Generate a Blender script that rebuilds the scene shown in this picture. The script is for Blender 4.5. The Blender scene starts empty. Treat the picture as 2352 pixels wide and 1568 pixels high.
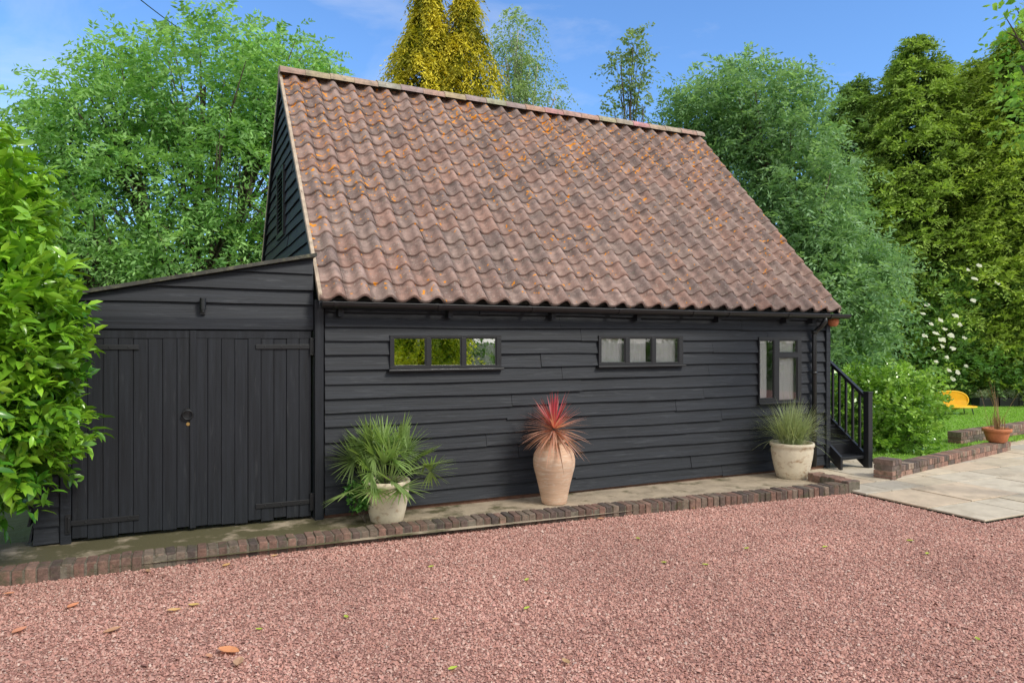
import bpy, math, random
import numpy as np
from mathutils import Vector
R=math.radians; PI=math.pi; NR=np.radians
S=bpy.context.scene; COL=S.collection
random.seed(7)
TH=math.atan(1650/3524); ct=math.cos(TH); st=math.sin(TH); HC=1.75; F=1650.
def DZ(u,Y): return Y/(ct-(u-1176)/F*st)
def WX(u,Y): s=(u-1176)/F; return DZ(u,Y)*(s*ct+st)
def HZ(u,v,Y): return HC-(v-784)*DZ(u,Y)/F
def at(u,v,z):
    s=(u-1176)/F*z; return (s*ct+z*st, -s*st+z*ct, HC-(v-784)*z/F)
def G(u,v,h=0.):
    z=(HC-h)*F/(v-784); p=at(u,v,z); return (p[0],p[1],h)
# ------------------------------------------------------------ object helpers
def org(p):
    v=Vector((0,0,0))
    while p is not None: v+=p.location; p=p.parent
    return v
def tag(o,label=None,cat=None,group=None,kind=None):
    if label: o['label']=label
    if cat: o['category']=cat
    if group: o['group']=group
    if kind: o['kind']=kind
    return o
def thing(name,label,cat,loc,group=None):
    o=bpy.data.objects.new(name,None); o.empty_display_size=.1; COL.objects.link(o); o.location=loc
    return tag(o,label,cat,group)
def link(name,me,parent,mat,V):
    o=bpy.data.objects.new(name,me); COL.objects.link(o)
    if mat: me.materials.append(mat)
    if parent is not None: o.parent=parent
    return o
def npmesh(name,V,Fc,col,mat,parent=None,smooth=False):
    V=np.asarray(V,dtype=np.float64); Fc=np.asarray(Fc,dtype=np.int32)
    if parent is not None: og=np.array(org(parent))
    else: og=np.array([(V[:,0].min()+V[:,0].max())/2,(V[:,1].min()+V[:,1].max())/2,V[:,2].min()])
    me=bpy.data.meshes.new(name); n=len(V); m,k=Fc.shape
    me.vertices.add(n); me.vertices.foreach_set('co',(V-og).astype(np.float32).ravel())
    me.loops.add(m*k); me.loops.foreach_set('vertex_index',Fc.ravel())
    me.polygons.add(m); me.polygons.foreach_set('loop_start',np.arange(0,m*k,k,dtype=np.int32))
    me.update(calc_edges=True)
    if smooth: me.polygons.foreach_set('use_smooth',np.ones(m,dtype=bool))
    if col is not None:
        if col.shape[1]==3: col=np.concatenate([col,np.ones((n,1))],1)
        a=me.color_attributes.new('col','FLOAT_COLOR','POINT'); a.data.foreach_set('color',col.astype(np.float32).ravel())
    o=link(name,me,parent,mat,V)
    if parent is None: o.location=og
    return o
class MB:
    def __init__(s): s.v=[]; s.f=[]; s.c=[]; s.cc=(1,1,1)
    def face(s,pts,c=None):
        i=len(s.v); s.v+= [tuple(p) for p in pts]; s.f.append(tuple(range(i,i+len(pts)))); s.c.append(c or s.cc)
    def hexa(s,p,c=None):
        i=len(s.v); s.v+=[tuple(q) for q in p]
        for f in ((3,2,1,0),(4,5,6,7),(0,1,5,4),(1,2,6,5),(2,3,7,6),(3,0,4,7)):
            s.f.append(tuple(i+k for k in f)); s.c.append(c or s.cc)
    def box(s,x0,x1,y0,y1,z0,z1,c=None):
        s.hexa([(x0,y0,z0),(x1,y0,z0),(x1,y1,z0),(x0,y1,z0),(x0,y0,z1),(x1,y0,z1),(x1,y1,z1),(x0,y1,z1)],c)
    def obox(s,cx,cy,z0,z1,ang,lx,ly,c=None,tilt=0):
        ca,sa=math.cos(ang),math.sin(ang); P=[]
        for z in (z0,z1):
            for a,b in ((-1,-1),(1,-1),(1,1),(-1,1)):
                x=a*lx/2; y=b*ly/2; P.append((cx+x*ca-y*sa,cy+x*sa+y*ca,z+tilt*a))
        s.hexa(P,c)
    def tube(s,pts,rad,n=8,c=None,caps=True):
        pts=[Vector(p) for p in pts]
        if not hasattr(rad,'__len__'): rad=[rad]*len(pts)
        base=len(s.v); ref=None
        for i,p in enumerate(pts):
            d=(pts[min(i+1,len(pts)-1)]-pts[max(i-1,0)])
            if d.length<1e-9: d=Vector((0,0,1))
            d.normalize()
            if ref is None: ref=Vector((1,0,0)) if abs(d.x)<.8 else Vector((0,1,0))
            a=(ref-d*ref.dot(d)); a.normalize(); b=d.cross(a); ref=a
            for k in range(n):
                t=2*PI*k/n; s.v.append(tuple(p+(a*math.cos(t)+b*math.sin(t))*rad[i]))
        for i in range(len(pts)-1):
            for k in range(n):
                k2=(k+1)%n; s.f.append((base+i*n+k,base+i*n+k2,base+(i+1)*n+k2,base+(i+1)*n+k)); s.c.append(c or s.cc)
        if caps:
            s.f.append(tuple(base+k for k in reversed(range(n)))); s.c.append(c or s.cc)
            s.f.append(tuple(base+(len(pts)-1)*n+k for k in range(n))); s.c.append(c or s.cc)
    def lathe(s,prof,cx,cy,z0=0,n=40,c=None):
        base=len(s.v)
        for r,z in prof:
            for k in range(n):
                t=2*PI*k/n; s.v.append((cx+r*math.cos(t),cy+r*math.sin(t),z0+z))
        for i in range(len(prof)-1):
            for k in range(n):
                k2=(k+1)%n; s.f.append((base+i*n+k,base+i*n+k2,base+(i+1)*n+k2,base+(i+1)*n+k)); s.c.append(c or s.cc)
        s.f.append(tuple(base+(len(prof)-1)*n+k for k in range(n))); s.c.append(c or s.cc)
    def build(s,name,mat,parent=None,smooth=False,bevel=0,kind=None):
        if parent is not None: og=org(parent)
        elif kind=='structure': og=Vector((0,0,0))
        else:
            xs=[v[0] for v in s.v]; ys=[v[1] for v in s.v]; zs=[v[2] for v in s.v]
            og=Vector(((min(xs)+max(xs))/2,(min(ys)+max(ys))/2,min(zs)))
        me=bpy.data.meshes.new(name); me.from_pydata([(v[0]-og.x,v[1]-og.y,v[2]-og.z) for v in s.v],[],s.f); me.update()
        a=me.color_attributes.new('col','FLOAT_COLOR','CORNER'); L=[]
        for f,c in zip(s.f,s.c):
            for _ in f: L+=[c[0],c[1],c[2],1.]
        a.data.foreach_set('color',L)
        if smooth:
            me.polygons.foreach_set('use_smooth',[True]*len(s.f))
        o=link(name,me,parent,mat,None)
        if parent is None: o.location=og
        if kind: o['kind']=kind
        if bevel:
            b=o.modifiers.new('b','BEVEL'); b.width=bevel; b.segments=2; b.limit_method='ANGLE'
        return o
# ------------------------------------------------------------ materials
def newmat(name):
    m=bpy.data.materials.new(name); m.use_nodes=True; nt=m.node_tree; nt.nodes.clear()
    return m,nt,nt.nodes,nt.links
def pm(name,col=(.5,.5,.5),rough=.7,attr=False,scale=(6,6,6),var=.4,col2=None,thr=(.5,.7),s2=(2,2,2),bump=.2,bs=40,bd=.01,metal=0,spec=.5,detail=6,grad=None):
    """base colour (or painted attribute) times noise, second tone in patches, bump"""
    m,nt,N,L=newmat(name)
    out=N.new('ShaderNodeOutputMaterial'); b=N.new('ShaderNodeBsdfPrincipled'); L.new(b.outputs[0],out.inputs[0])
    geo=N.new('ShaderNodeNewGeometry')
    def noise(sc,det,scl=1.):
        mp=N.new('ShaderNodeMapping'); mp.inputs['Scale'].default_value=sc; L.new(geo.outputs['Position'],mp.inputs[0])
        n=N.new('ShaderNodeTexNoise'); n.inputs['Scale'].default_value=scl; n.inputs['Detail'].default_value=det; n.inputs['Roughness'].default_value=.65
        L.new(mp.outputs[0],n.inputs['Vector']); return n.outputs['Fac']
    if attr:
        a=N.new('ShaderNodeAttribute'); a.attribute_name='col'; cs=a.outputs['Color']
    else:
        a=N.new('ShaderNodeRGB'); a.outputs[0].default_value=(*col,1); cs=a.outputs[0]
    n1=noise(scale,detail)
    mr=N.new('ShaderNodeMapRange'); mr.inputs[1].default_value=.25; mr.inputs[2].default_value=.75; mr.inputs[3].default_value=1-var; mr.inputs[4].default_value=1+var; L.new(n1,mr.inputs[0])
    vm=N.new('ShaderNodeVectorMath'); vm.operation='SCALE'; L.new(cs,vm.inputs[0]); L.new(mr.outputs[0],vm.inputs['Scale']); cs=vm.outputs[0]
    if col2:
        n2=noise(s2,8)
        if grad:
            sx=N.new('ShaderNodeSeparateXYZ'); L.new(geo.outputs['Position'],sx.inputs[0]); g2=N.new('ShaderNodeMapRange'); L.new(sx.outputs[0],g2.inputs[0])
            g2.inputs[1].default_value=grad[0]; g2.inputs[2].default_value=grad[1]; g2.inputs[3].default_value=grad[2]; g2.inputs[4].default_value=grad[3]
            ad_=N.new('ShaderNodeMath'); L.new(n2,ad_.inputs[0]); L.new(g2.outputs[0],ad_.inputs[1]); n2=ad_.outputs[0]
        r2=N.new('ShaderNodeMapRange'); r2.inputs[1].default_value=thr[0]; r2.inputs[2].default_value=thr[1]; L.new(n2,r2.inputs[0])
        mx=N.new('ShaderNodeMix'); mx.data_type='RGBA'; L.new(r2.outputs[0],mx.inputs[0]); L.new(cs,mx.inputs[6]); mx.inputs[7].default_value=(*col2,1); cs=mx.outputs[2]
    L.new(cs,b.inputs['Base Color']); b.inputs['Roughness'].default_value=rough; b.inputs['Metallic'].default_value=metal
    b.inputs['Specular IOR Level'].default_value=spec
    if bump:
        n3=noise((bs,bs,bs) if not hasattr(bs,'__len__') else bs,5); bp=N.new('ShaderNodeBump'); bp.inputs['Strength'].default_value=bump; bp.inputs['Distance'].default_value=bd
        L.new(n3,bp.inputs['Height']); L.new(bp.outputs[0],b.inputs['Normal'])
    return m
def leafmat(name,trans=.35,rough=.45,spec=.4):
    m,nt,N,L=newmat(name); out=N.new('ShaderNodeOutputMaterial'); b=N.new('ShaderNodeBsdfPrincipled'); t=N.new('ShaderNodeBsdfTranslucent'); mx=N.new('ShaderNodeMixShader')
    a=N.new('ShaderNodeAttribute'); a.attribute_name='col'
    L.new(a.outputs['Color'],b.inputs['Base Color']); b.inputs['Roughness'].default_value=rough; b.inputs['Specular IOR Level'].default_value=spec
    h=N.new('ShaderNodeVectorMath'); h.operation='MULTIPLY'; h.inputs[1].default_value=(1.35,1.35,.7); L.new(a.outputs['Color'],h.inputs[0]); L.new(h.outputs[0],t.inputs[0])
    mx.inputs[0].default_value=trans; L.new(b.outputs[0],mx.inputs[1]); L.new(t.outputs[0],mx.inputs[2]); L.new(mx.outputs[0],out.inputs[0]); return m
M={}
M['board']=pm('black_boards',(.0165,.0195,.0255),.55,scale=(1.3,1.3,45),var=.55,col2=(.052,.057,.065),thr=(.56,.80),s2=(3,3,30),bump=.5,bs=(3,3,120),bd=.005,spec=.33)
M['vboard']=pm('black_door_boards',(.0135,.016,.021),.55,scale=(40,40,1.5),var=.5,col2=(.046,.05,.056),thr=(.58,.80),s2=(30,30,2.5),bump=.4,bs=(110,110,3),bd=.004,spec=.33)
M['black']=pm('black_metal',(.012,.013,.015),.38,var=.2,bump=.05,spec=.5)
M['frame']=pm('window_frame_paint',(.014,.015,.018),.42,var=.15,bump=.05)
M['dark']=pm('dark_interior',(.09,.075,.06),.9)
M['white']=pm('white_cloth',(.90,.90,.88),.9,var=.03,bump=.05,bs=20)
M['felt']=pm('roof_felt',(.06,.06,.052),.9,var=.5,col2=(.14,.14,.09),thr=(.5,.65),s2=(14,14,14),bump=.5,bs=60)
M['mortar']=pm('verge_mortar',(.46,.37,.28),.9,scale=(12,12,12),var=.35,bump=.5,bs=60)
M['brick']=pm('weathered_brick',attr=True,rough=.9,scale=(25,25,25),var=.5,col2=(.085,.08,.045),thr=(.52,.70),s2=(9,9,9),bump=.7,bs=70,bd=.01)
M['slab']=pm('stone_slab',attr=True,rough=.8,scale=(7,7,7),var=.15,col2=(.33,.27,.195),thr=(.52,.75),s2=(2.5,2.5,2.5),bump=.25,bs=30)
M['concrete']=pm('mossy_concrete',(.38,.31,.225),.9,scale=(5,5,5),var=.35,col2=(.095,.085,.038),thr=(.46,.60),s2=(3.0,3.0,3.0),bump=.5,bs=50,grad=(.6,3.2,.12,-.07))
M['plinth']=pm('plinth_brick',(.14,.07,.045),.9,scale=(9,9,20),var=.5)
M['terra']=pm('terracotta',(.48,.17,.075),.8,scale=(12,12,12),var=.25,bump=.2)
M['urn']=pm('pale_terracotta_urn',(.60,.40,.275),.85,scale=(4,4,50),var=.22,col2=(.68,.56,.44),thr=(.5,.7),s2=(9,9,30),bump=.45,bs=(6,6,90),bd=.008)
M['glaze']=pm('crackled_glaze_pot',(.74,.65,.49),.6,scale=(8,8,8),var=.12,col2=(.46,.32,.20),thr=(.53,.66),s2=(11,11,16),bump=.3,bs=50)
M['soil']=pm('soil',(.03,.02,.012),1.,bump=.8,bs=60,bd=.02)
M['bark']=pm('bark',(.10,.08,.06),.95,scale=(20,20,4),var=.5,bump=.8,bs=(40,40,8),bd=.02)
M['birchbark']=pm('birch_bark',(.45,.43,.40),.9,scale=(6,6,20),var=.4,col2=(.04,.035,.03),thr=(.58,.65),s2=(4,4,18))
M['yellow']=pm('yellow_strands',(.88,.54,.03),.5,var=.1,bump=0)
M['brass']=pm('brass',(.5,.33,.12),.4,metal=.9,bump=0)
M['ridge']=pm('ridge_clay',attr=True,rough=.85,scale=(9,9,9),var=.35,col2=(.20,.17,.13),thr=(.50,.70),s2=(14,14,14),bump=.4,bs=60)
M['grassblade']=leafmat('grass_blades',.3,.6)
M['leaf']=leafmat('tree_leaves',.42,.5)
M['gloss']=leafmat('glossy_leaves',.26,.24,.6)
M['con']=leafmat('conifer_sprays',.3,.7,.2)
M['dry']=leafmat('dry_leaves',.2,.7,.2)
M['ground']=pm('ground_soil',(.06,.075,.03),1.,scale=(.6,.6,.6),var=.4,col2=(.05,.09,.02),thr=(.4,.6),s2=(.3,.3,.3),bump=.4,bs=8,bd=.05)
M['lawn']=pm('lawn_green',(.19,.34,.05),.95,scale=(1.2,1.2,1.2),var=.2,bump=.7,bs=60,bd=.02)
M['chip']=pm('gravel_chips',attr=True,rough=.85,scale=(.7,.7,.7),var=.18,bump=0,detail=3)
def m_gravel():
    m,nt,N,L=newmat('red_gravel_bed'); out=N.new('ShaderNodeOutputMaterial'); b=N.new('ShaderNodeBsdfPrincipled'); L.new(b.outputs[0],out.inputs[0]); b.inputs['Roughness'].default_value=.95
    g=N.new('ShaderNodeNewGeometry'); v=N.new('ShaderNodeTexVoronoi'); v.inputs['Scale'].default_value=110; L.new(g.outputs['Position'],v.inputs['Vector'])
    r=N.new('ShaderNodeValToRGB'); e=r.color_ramp.elements; e[0].color=(.22,.095,.075,1); e[1].color=(.52,.31,.25,1); e.new(.5).color=(.39,.195,.155,1)
    sp=N.new('ShaderNodeSeparateColor'); L.new(v.outputs['Color'],sp.inputs[0]); L.new(sp.outputs[0],r.inputs[0]); L.new(r.outputs[0],b.inputs['Base Color'])
    bp=N.new('ShaderNodeBump'); bp.invert=True; bp.inputs['Distance'].default_value=.01; L.new(v.outputs['Distance'],bp.inputs['Height']); L.new(bp.outputs[0],b.inputs['Normal']); return m
M['gravel']=m_gravel()
def m_tile():
    m,nt,N,L=newmat('clay_pantiles'); out=N.new('ShaderNodeOutputMaterial'); b=N.new('ShaderNodeBsdfPrincipled'); L.new(b.outputs[0],out.inputs[0]); b.inputs['Roughness'].default_value=.85; b.inputs['Specular IOR Level'].default_value=.3
    g=N.new('ShaderNodeNewGeometry'); a=N.new('ShaderNodeAttribute'); a.attribute_name='col'
    def noise(s,d=6,dist=0):
        n=N.new('ShaderNodeTexNoise'); n.inputs['Scale'].default_value=s; n.inputs['Detail'].default_value=d; n.inputs['Distortion'].default_value=dist; L.new(g.outputs['Position'],n.inputs['Vector']); return n.outputs['Fac']
    def mr(x,a0,a1,b0=0,b1=1):
        r=N.new('ShaderNodeMapRange'); r.inputs[1].default_value=a0; r.inputs[2].default_value=a1; r.inputs[3].default_value=b0; r.inputs[4].default_value=b1; L.new(x,r.inputs[0]); return r.outputs[0]
    def mth(op,x,y):
        r=N.new('ShaderNodeMath'); r.operation=op; L.new(x,r.inputs[0])
        if isinstance(y,float): r.inputs[1].default_value=y
        else: L.new(y,r.inputs[1])
        return r.outputs[0]
    def mix(f,x,c):
        r=N.new('ShaderNodeMix'); r.data_type='RGBA'; L.new(f,r.inputs[0]); L.new(x,r.inputs[6]); r.inputs[7].default_value=(*c,1); return r.outputs[2]
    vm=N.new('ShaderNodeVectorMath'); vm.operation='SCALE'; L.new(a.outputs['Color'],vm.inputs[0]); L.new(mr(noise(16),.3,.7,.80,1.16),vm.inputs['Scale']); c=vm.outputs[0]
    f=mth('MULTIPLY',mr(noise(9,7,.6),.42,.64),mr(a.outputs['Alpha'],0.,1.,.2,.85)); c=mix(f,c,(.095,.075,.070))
    f=mth('MULTIPLY',mr(noise(50,4),.60,.68),.55); c=mix(f,c,(.42,.39,.34))
    f=mth('MULTIPLY',mr(noise(23,5),.62,.70),.4); c=mix(f,c,(.16,.16,.11))
    sp=N.new('ShaderNodeSeparateXYZ'); L.new(g.outputs['Position'],sp.inputs[0])
    hm=mr(sp.outputs['Z'],2.6,5.2,-.055,.035); lm=mr(sp.outputs['X'],1.3,3.0,.03,0.)
    t=mth('ADD',mth('ADD',mth('MULTIPLY',noise(1.6,2),.25),noise(19,1,.1)),mth('ADD',hm,lm))
    c=mix(mr(t,.80,.812),c,(.72,.27,.02))
    L.new(c,b.inputs['Base Color'])
    bp=N.new('ShaderNodeBump'); bp.inputs['Strength'].default_value=.45; bp.inputs['Distance'].default_value=.006; L.new(noise(70,5),bp.inputs['Height']); L.new(bp.outputs[0],b.inputs['Normal'])
    return m
M['tile']=m_tile()
def m_glass(name,base):
    m,nt,N,L=newmat(name); out=N.new('ShaderNodeOutputMaterial'); t=N.new('ShaderNodeBsdfTransparent'); gl=N.new('ShaderNodeBsdfGlossy'); gl.inputs['Roughness'].default_value=.01
    fr=N.new('ShaderNodeFresnel'); fr.inputs[0].default_value=1.5; ma=N.new('ShaderNodeMath'); ma.operation='MULTIPLY_ADD'; ma.inputs[1].default_value=1.4; ma.inputs[2].default_value=base; ma.use_clamp=True; L.new(fr.outputs[0],ma.inputs[0])
    mx=N.new('ShaderNodeMixShader'); L.new(ma.outputs[0],mx.inputs[0]); L.new(t.outputs[0],mx.inputs[1]); L.new(gl.outputs[0],mx.inputs[2]); L.new(mx.outputs[0],out.inputs[0]); return m
M['glass']=m_glass('window_glass',.12); M['mirrorglass']=m_glass('reflective_window_glass',.58)
# ------------------------------------------------------------ camera, sun, sky
cam=bpy.data.objects.new('camera',bpy.data.cameras.new('camera')); COL.objects.link(cam); S.camera=cam
cam.location=(0,0,HC); cam.rotation_euler=(R(90),0,-TH); cam.data.lens=F/2352*36; cam.data.clip_end=2000
sd=Vector((.36,-.66,.66)).normalized()
sun=bpy.data.objects.new('sun',bpy.data.lights.new('sun','SUN')); COL.objects.link(sun); sun.data.energy=2.7; sun.data.angle=R(14); sun.data.color=(1,.95,.85)
sun.rotation_euler=sd.to_track_quat('Z','Y').to_euler(); sun.location=(0,-5,20)
w=bpy.data.worlds.new('World'); S.world=w; w.use_nodes=True; nt=w.node_tree; N=nt.nodes; L=nt.links; N.clear()
wo=N.new('ShaderNodeOutputWorld'); bg=N.new('ShaderNodeBackground'); L.new(bg.outputs[0],wo.inputs[0]); bg.inputs[1].default_value=.15
sk=N.new('ShaderNodeTexSky'); sk.sky_type='NISHITA'; sk.sun_disc=False; sk.sun_elevation=math.asin(sd.z); sk.sun_rotation=math.atan2(sd.x,sd.y); sk.air_density=1.0; sk.dust_density=.5; sk.ozone_density=3
tint=N.new('ShaderNodeVectorMath'); tint.operation='MULTIPLY'; tint.inputs[1].default_value=(1.0,1.32,1.65); L.new(sk.outputs[0],tint.inputs[0])
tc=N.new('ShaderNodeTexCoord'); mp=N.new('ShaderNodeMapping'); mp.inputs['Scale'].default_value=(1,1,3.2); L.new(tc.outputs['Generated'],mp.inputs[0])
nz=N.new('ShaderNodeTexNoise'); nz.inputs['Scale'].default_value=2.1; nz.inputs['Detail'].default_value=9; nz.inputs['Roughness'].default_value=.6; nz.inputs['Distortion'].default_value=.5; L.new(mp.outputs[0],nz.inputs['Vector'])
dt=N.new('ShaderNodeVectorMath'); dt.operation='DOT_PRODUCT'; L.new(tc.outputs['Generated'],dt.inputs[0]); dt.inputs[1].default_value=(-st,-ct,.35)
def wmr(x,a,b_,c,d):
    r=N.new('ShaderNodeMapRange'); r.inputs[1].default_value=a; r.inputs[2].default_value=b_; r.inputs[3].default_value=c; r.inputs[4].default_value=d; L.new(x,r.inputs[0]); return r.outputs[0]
ad=N.new('ShaderNodeMath'); ad.operation='ADD'; L.new(nz.outputs['Fac'],ad.inputs[0]); L.new(wmr(dt.outputs['Value'],-.3,.4,0,.62),ad.inputs[1])  # adds bright cloud cover behind the camera as soft neutral fill light
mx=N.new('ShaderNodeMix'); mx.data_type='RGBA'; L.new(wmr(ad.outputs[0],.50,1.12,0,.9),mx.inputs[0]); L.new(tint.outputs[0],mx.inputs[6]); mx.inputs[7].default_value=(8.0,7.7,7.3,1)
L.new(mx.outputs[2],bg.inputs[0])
S.view_settings.view_transform='Standard'; S.view_settings.look='None'; S.view_settings.exposure=0
# ------------------------------------------------------------ foliage engine
def nrm(a): return a/np.maximum(np.linalg.norm(a,axis=-1,keepdims=True),1e-9)
def leafgeo(P,D,Nn,l,wd,C,shape='diamond'):
    W=nrm(np.cross(D,Nn)); n=len(P); l=l[:,None]; wd=wd[:,None]
    if shape=='diamond':
        V=np.stack([P,P+D*l*.45+W*wd,P+D*l,P+D*l*.45-W*wd],1); k=np.array([[0,1,2,3]])
    else:
        N2=nrm(np.cross(W,D)); fo=wd*.35
        m1=P+D*l*.33; m2=P+D*l*.70-N2*l*.05; t=P+D*l-N2*l*.16
        V=np.stack([P,m1,m2,t,m1+W*wd*.9+N2*fo,m2+W*wd*.75+N2*fo*.8,m1-W*wd*.9+N2*fo,m2-W*wd*.75+N2*fo*.8],1)
        k=np.array([[0,1,4],[1,2,5],[1,5,4],[2,3,5],[0,6,1],[1,7,2],[1,6,7],[2,7,3]])
    q=V.shape[1]
    Fc=(np.arange(n)[:,None,None]*q+k[None]).reshape(-1,k.shape[1])
    return V.reshape(-1,3),Fc,np.repeat(C,q,0)
def sprays(P,D,Ln,nl,ll,lw,droop,C,rng,side=1.,cv=.22,shape='diamond',rnd=.35,upn=.6):
    n=len(P); t=((np.arange(nl)+.5)/nl)[None,:]
    up=np.array([0,0,1.])
    Sd=nrm(np.cross(D,up+rng.normal(0,.4,(n,3)))); Nn=nrm(np.cross(Sd,D)+up*upn)
    pos=P[:,None]+D[:,None]*(Ln[:,None]*t)[...,None]; pos[...,2]-=droop*Ln[:,None]*t**2
    sg=np.where(np.arange(nl)%2==0,1.,-1.)[None,:,None]
    ld=D[:,None]*.7+Sd[:,None]*sg*side+rng.normal(0,rnd,(n,nl,3)); ld[...,2]-=droop*t*1.2; ld=nrm(ld)
    nn=Nn[:,None]+rng.normal(0,.45,(n,nl,3))
    s=(.7+.6*rng.random((n,nl)))*(1-.35*t)
    col=C[:,None]*(1+cv*(rng.random((n,nl,1))*2-1))
    return leafgeo(pos.reshape(-1,3),ld.reshape(-1,3),nn.reshape(-1,3),(ll*s).ravel(),(lw*s).ravel(),np.clip(col.reshape(-1,3),0,.95),shape)
def lobe_pts(lobes,nc,shell,rng):
    lb=np.array(lobes,float); wgt=(lb[:,3]*lb[:,5])**1.0; wgt/=wgt.sum(); i=rng.choice(len(lb),nc,p=wgt)
    d=nrm(rng.normal(0,1,(nc,3))); r=(shell+(1.08-shell)*rng.random(nc)**.7)[:,None]
    r=r*(1+.14*np.sin(d[:,:1]*5+i[:,None])+.10*np.sin(d[:,2:]*7+i[:,None]*2))
    return lb[i,:3]+d*lb[i,3:6]*r,d,i
def crown(name,lobes,nc,ns,sl,nl,ll,lw,droop,c0,c1,seed,mat,parent,shell=.55,cr=.35,up=.25,zmin=.15,shape='diamond',side=1.):
    rng=np.random.default_rng(seed); Pc,dc,ii=lobe_pts(lobes,nc,shell,rng)
    ok=Pc[:,2]>zmin; Pc=Pc[ok]; dc=dc[ok]; nc=len(Pc)
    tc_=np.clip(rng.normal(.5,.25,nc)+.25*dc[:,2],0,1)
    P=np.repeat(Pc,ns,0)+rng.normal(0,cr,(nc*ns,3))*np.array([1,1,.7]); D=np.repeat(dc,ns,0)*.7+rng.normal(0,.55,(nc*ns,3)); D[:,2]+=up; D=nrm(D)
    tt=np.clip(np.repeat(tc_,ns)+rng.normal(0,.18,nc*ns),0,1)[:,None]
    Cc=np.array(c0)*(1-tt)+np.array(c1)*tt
    V,Fc,cl=sprays(P,D,sl*(.6+.8*rng.random(nc*ns)),nl,ll,lw,droop,Cc,rng,side=side,shape=shape)
    V[:,2]=np.maximum(V[:,2],.02)
    npmesh(name,V,Fc,cl,mat,parent); return Pc
def bez(a,b,c,n=6):
    a,b,c=Vector(a),Vector(b),Vector(c); return [a*(1-t)**2+b*2*t*(1-t)+c*t*t for t in [i/(n-1) for i in range(n)]]
def limbs(parent,base,lobes,clumps,r0,mat,seed,nb=50,fork=.3,name='trunk'):
    rnd=random.Random(seed); mb=MB(); bx=Vector(base); cs=[Vector(l[:3]) for l in lobes]; mean=sum(cs,Vector())/len(cs)
    fk=bx.lerp(Vector((mean.x,mean.y,mean.z)),fork); mb.tube([bx-Vector((0,0,.1)),bx.lerp(fk,.5)+Vector((rnd.uniform(-.1,.1),rnd.uniform(-.1,.1),0)),fk],[r0*1.25,r0,r0*.85],9)
    for i,c in enumerate(cs):
        mid=fk.lerp(c,.5)+Vector((rnd.uniform(-.3,.3),rnd.uniform(-.3,.3),.25*(c-fk).length*.4)); pts=bez(fk,mid,c,7)
        mb.tube(pts,[r0*.6*(1-.75*k/6) for k in range(7)],7)
    for k in range(nb):
        p=Vector(clumps[rnd.randrange(len(clumps))]); j=min(range(len(cs)),key=lambda q:(cs[q]-p).length); c=fk.lerp(cs[j],rnd.uniform(.35,1.0))
        mid=c.lerp(p,.5)+Vector((0,0,.12*(p-c).length)); rr=r0*.2
        mb.tube(bez(c,mid,p,5),[rr*(1-.2*q) for q in range(5)],5)
    return mb.build(name,mat,parent,smooth=True)
def LB(u,v,z,ru,rv,rd=None):
    p=at(u,v,z); a=ru*z/F; return (p[0],p[1],p[2],a,rd or a,rv*z/F)
def tree(name,label,cat,baseuv,lobes,mat='leaf',bark='bark',r0=.16,nb=50,fork=.3,group=None,**k):
    p=at(baseuv[0],784,baseuv[1]); base=(p[0],p[1],-.05)
    root=thing(name,label,cat,base,group)
    cl=crown('crown',lobes,mat=M[mat],parent=root,**k)
    limbs(root,base,lobes,cl,r0,M[bark],k['seed'],nb,fork); return root
def conifer(name,label,x,y,axes,nb,ns,sl,nl,ll,lw,droop,rise,c_in,c_out,seed,group=None,h0=.3,bdroop=.0,pw=1.,tr=.16,cat='conifer',mat='con',hp=.62,pf=None,jit=.14):
    rng=np.random.default_rng(seed); root=thing(name,label,cat,(x,y,-.05),group); Vs=[];Fs=[];Cs=[];off=0; mb=MB()
    for (dx,dy,top,rad) in axes:
        n=int(nb*rad*top/ sum(a[2]*a[3] for a in axes))
        q=rng.random(n); h=h0+(top-h0)*(1-(1-q)**hp)
        f=1-(h-h0)/(top-h0)
        if pf: Rr=rad*np.interp(top-h,pf[0],pf[1])*(.68+.42*rng.random(n))
        else: Rr=rad*np.minimum(1,f**pw*1.15+.02)*(.72+.45*rng.random(n))
        an=rng.random(n)*2*PI
        rs=rise*(1+.4*rng.normal(0,1,n))
        bd=np.stack([np.cos(an),np.sin(an),rs],1)
        O=np.stack([np.full(n,x+dx),np.full(n,y+dy),h-Rr*rs*.6],1)
        t=rng.random((n,ns))**.6*.85+.15
        P=O[:,None]+bd[:,None]*(Rr[:,None]*t)[...,None]; P[...,2]-=bdroop*Rr[:,None]*t**2; P+=rng.normal(0,.07,P.shape)*(1+Rr[:,None,None]*.5)*np.array([1,1,.6])
        D=nrm(bd[:,None]*.8+rng.normal(0,.5,P.shape)*np.array([1,1,.7])+np.array([0,0,-.2*bdroop]))
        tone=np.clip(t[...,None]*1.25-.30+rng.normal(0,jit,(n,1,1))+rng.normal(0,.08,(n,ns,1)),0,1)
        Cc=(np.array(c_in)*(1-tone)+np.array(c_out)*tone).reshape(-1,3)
        P=P.reshape(-1,3); D=D.reshape(-1,3)
        V,Fc,cl=sprays(P,D,sl*(.6+.8*rng.random(len(P))),nl,ll,lw,droop,Cc,rng,side=.7,rnd=.25)
        V[:,2]=np.maximum(V[:,2],.02)
        Vs.append(V);Fs.append(Fc+off);Cs.append(cl);off+=len(V)
        mb.tube([(x,y,-.1),(x+dx*.5,y+dy*.5,top*.25),(x+dx,y+dy,top*.6),(x+dx,y+dy,top*.99)],[tr*1.3,tr,tr*.5,.012],8)
    npmesh('crown',np.concatenate(Vs),np.concatenate(Fs),np.concatenate(Cs),M[mat],root)
    mb.build('trunk',M['bark'],root,smooth=True); return root
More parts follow.
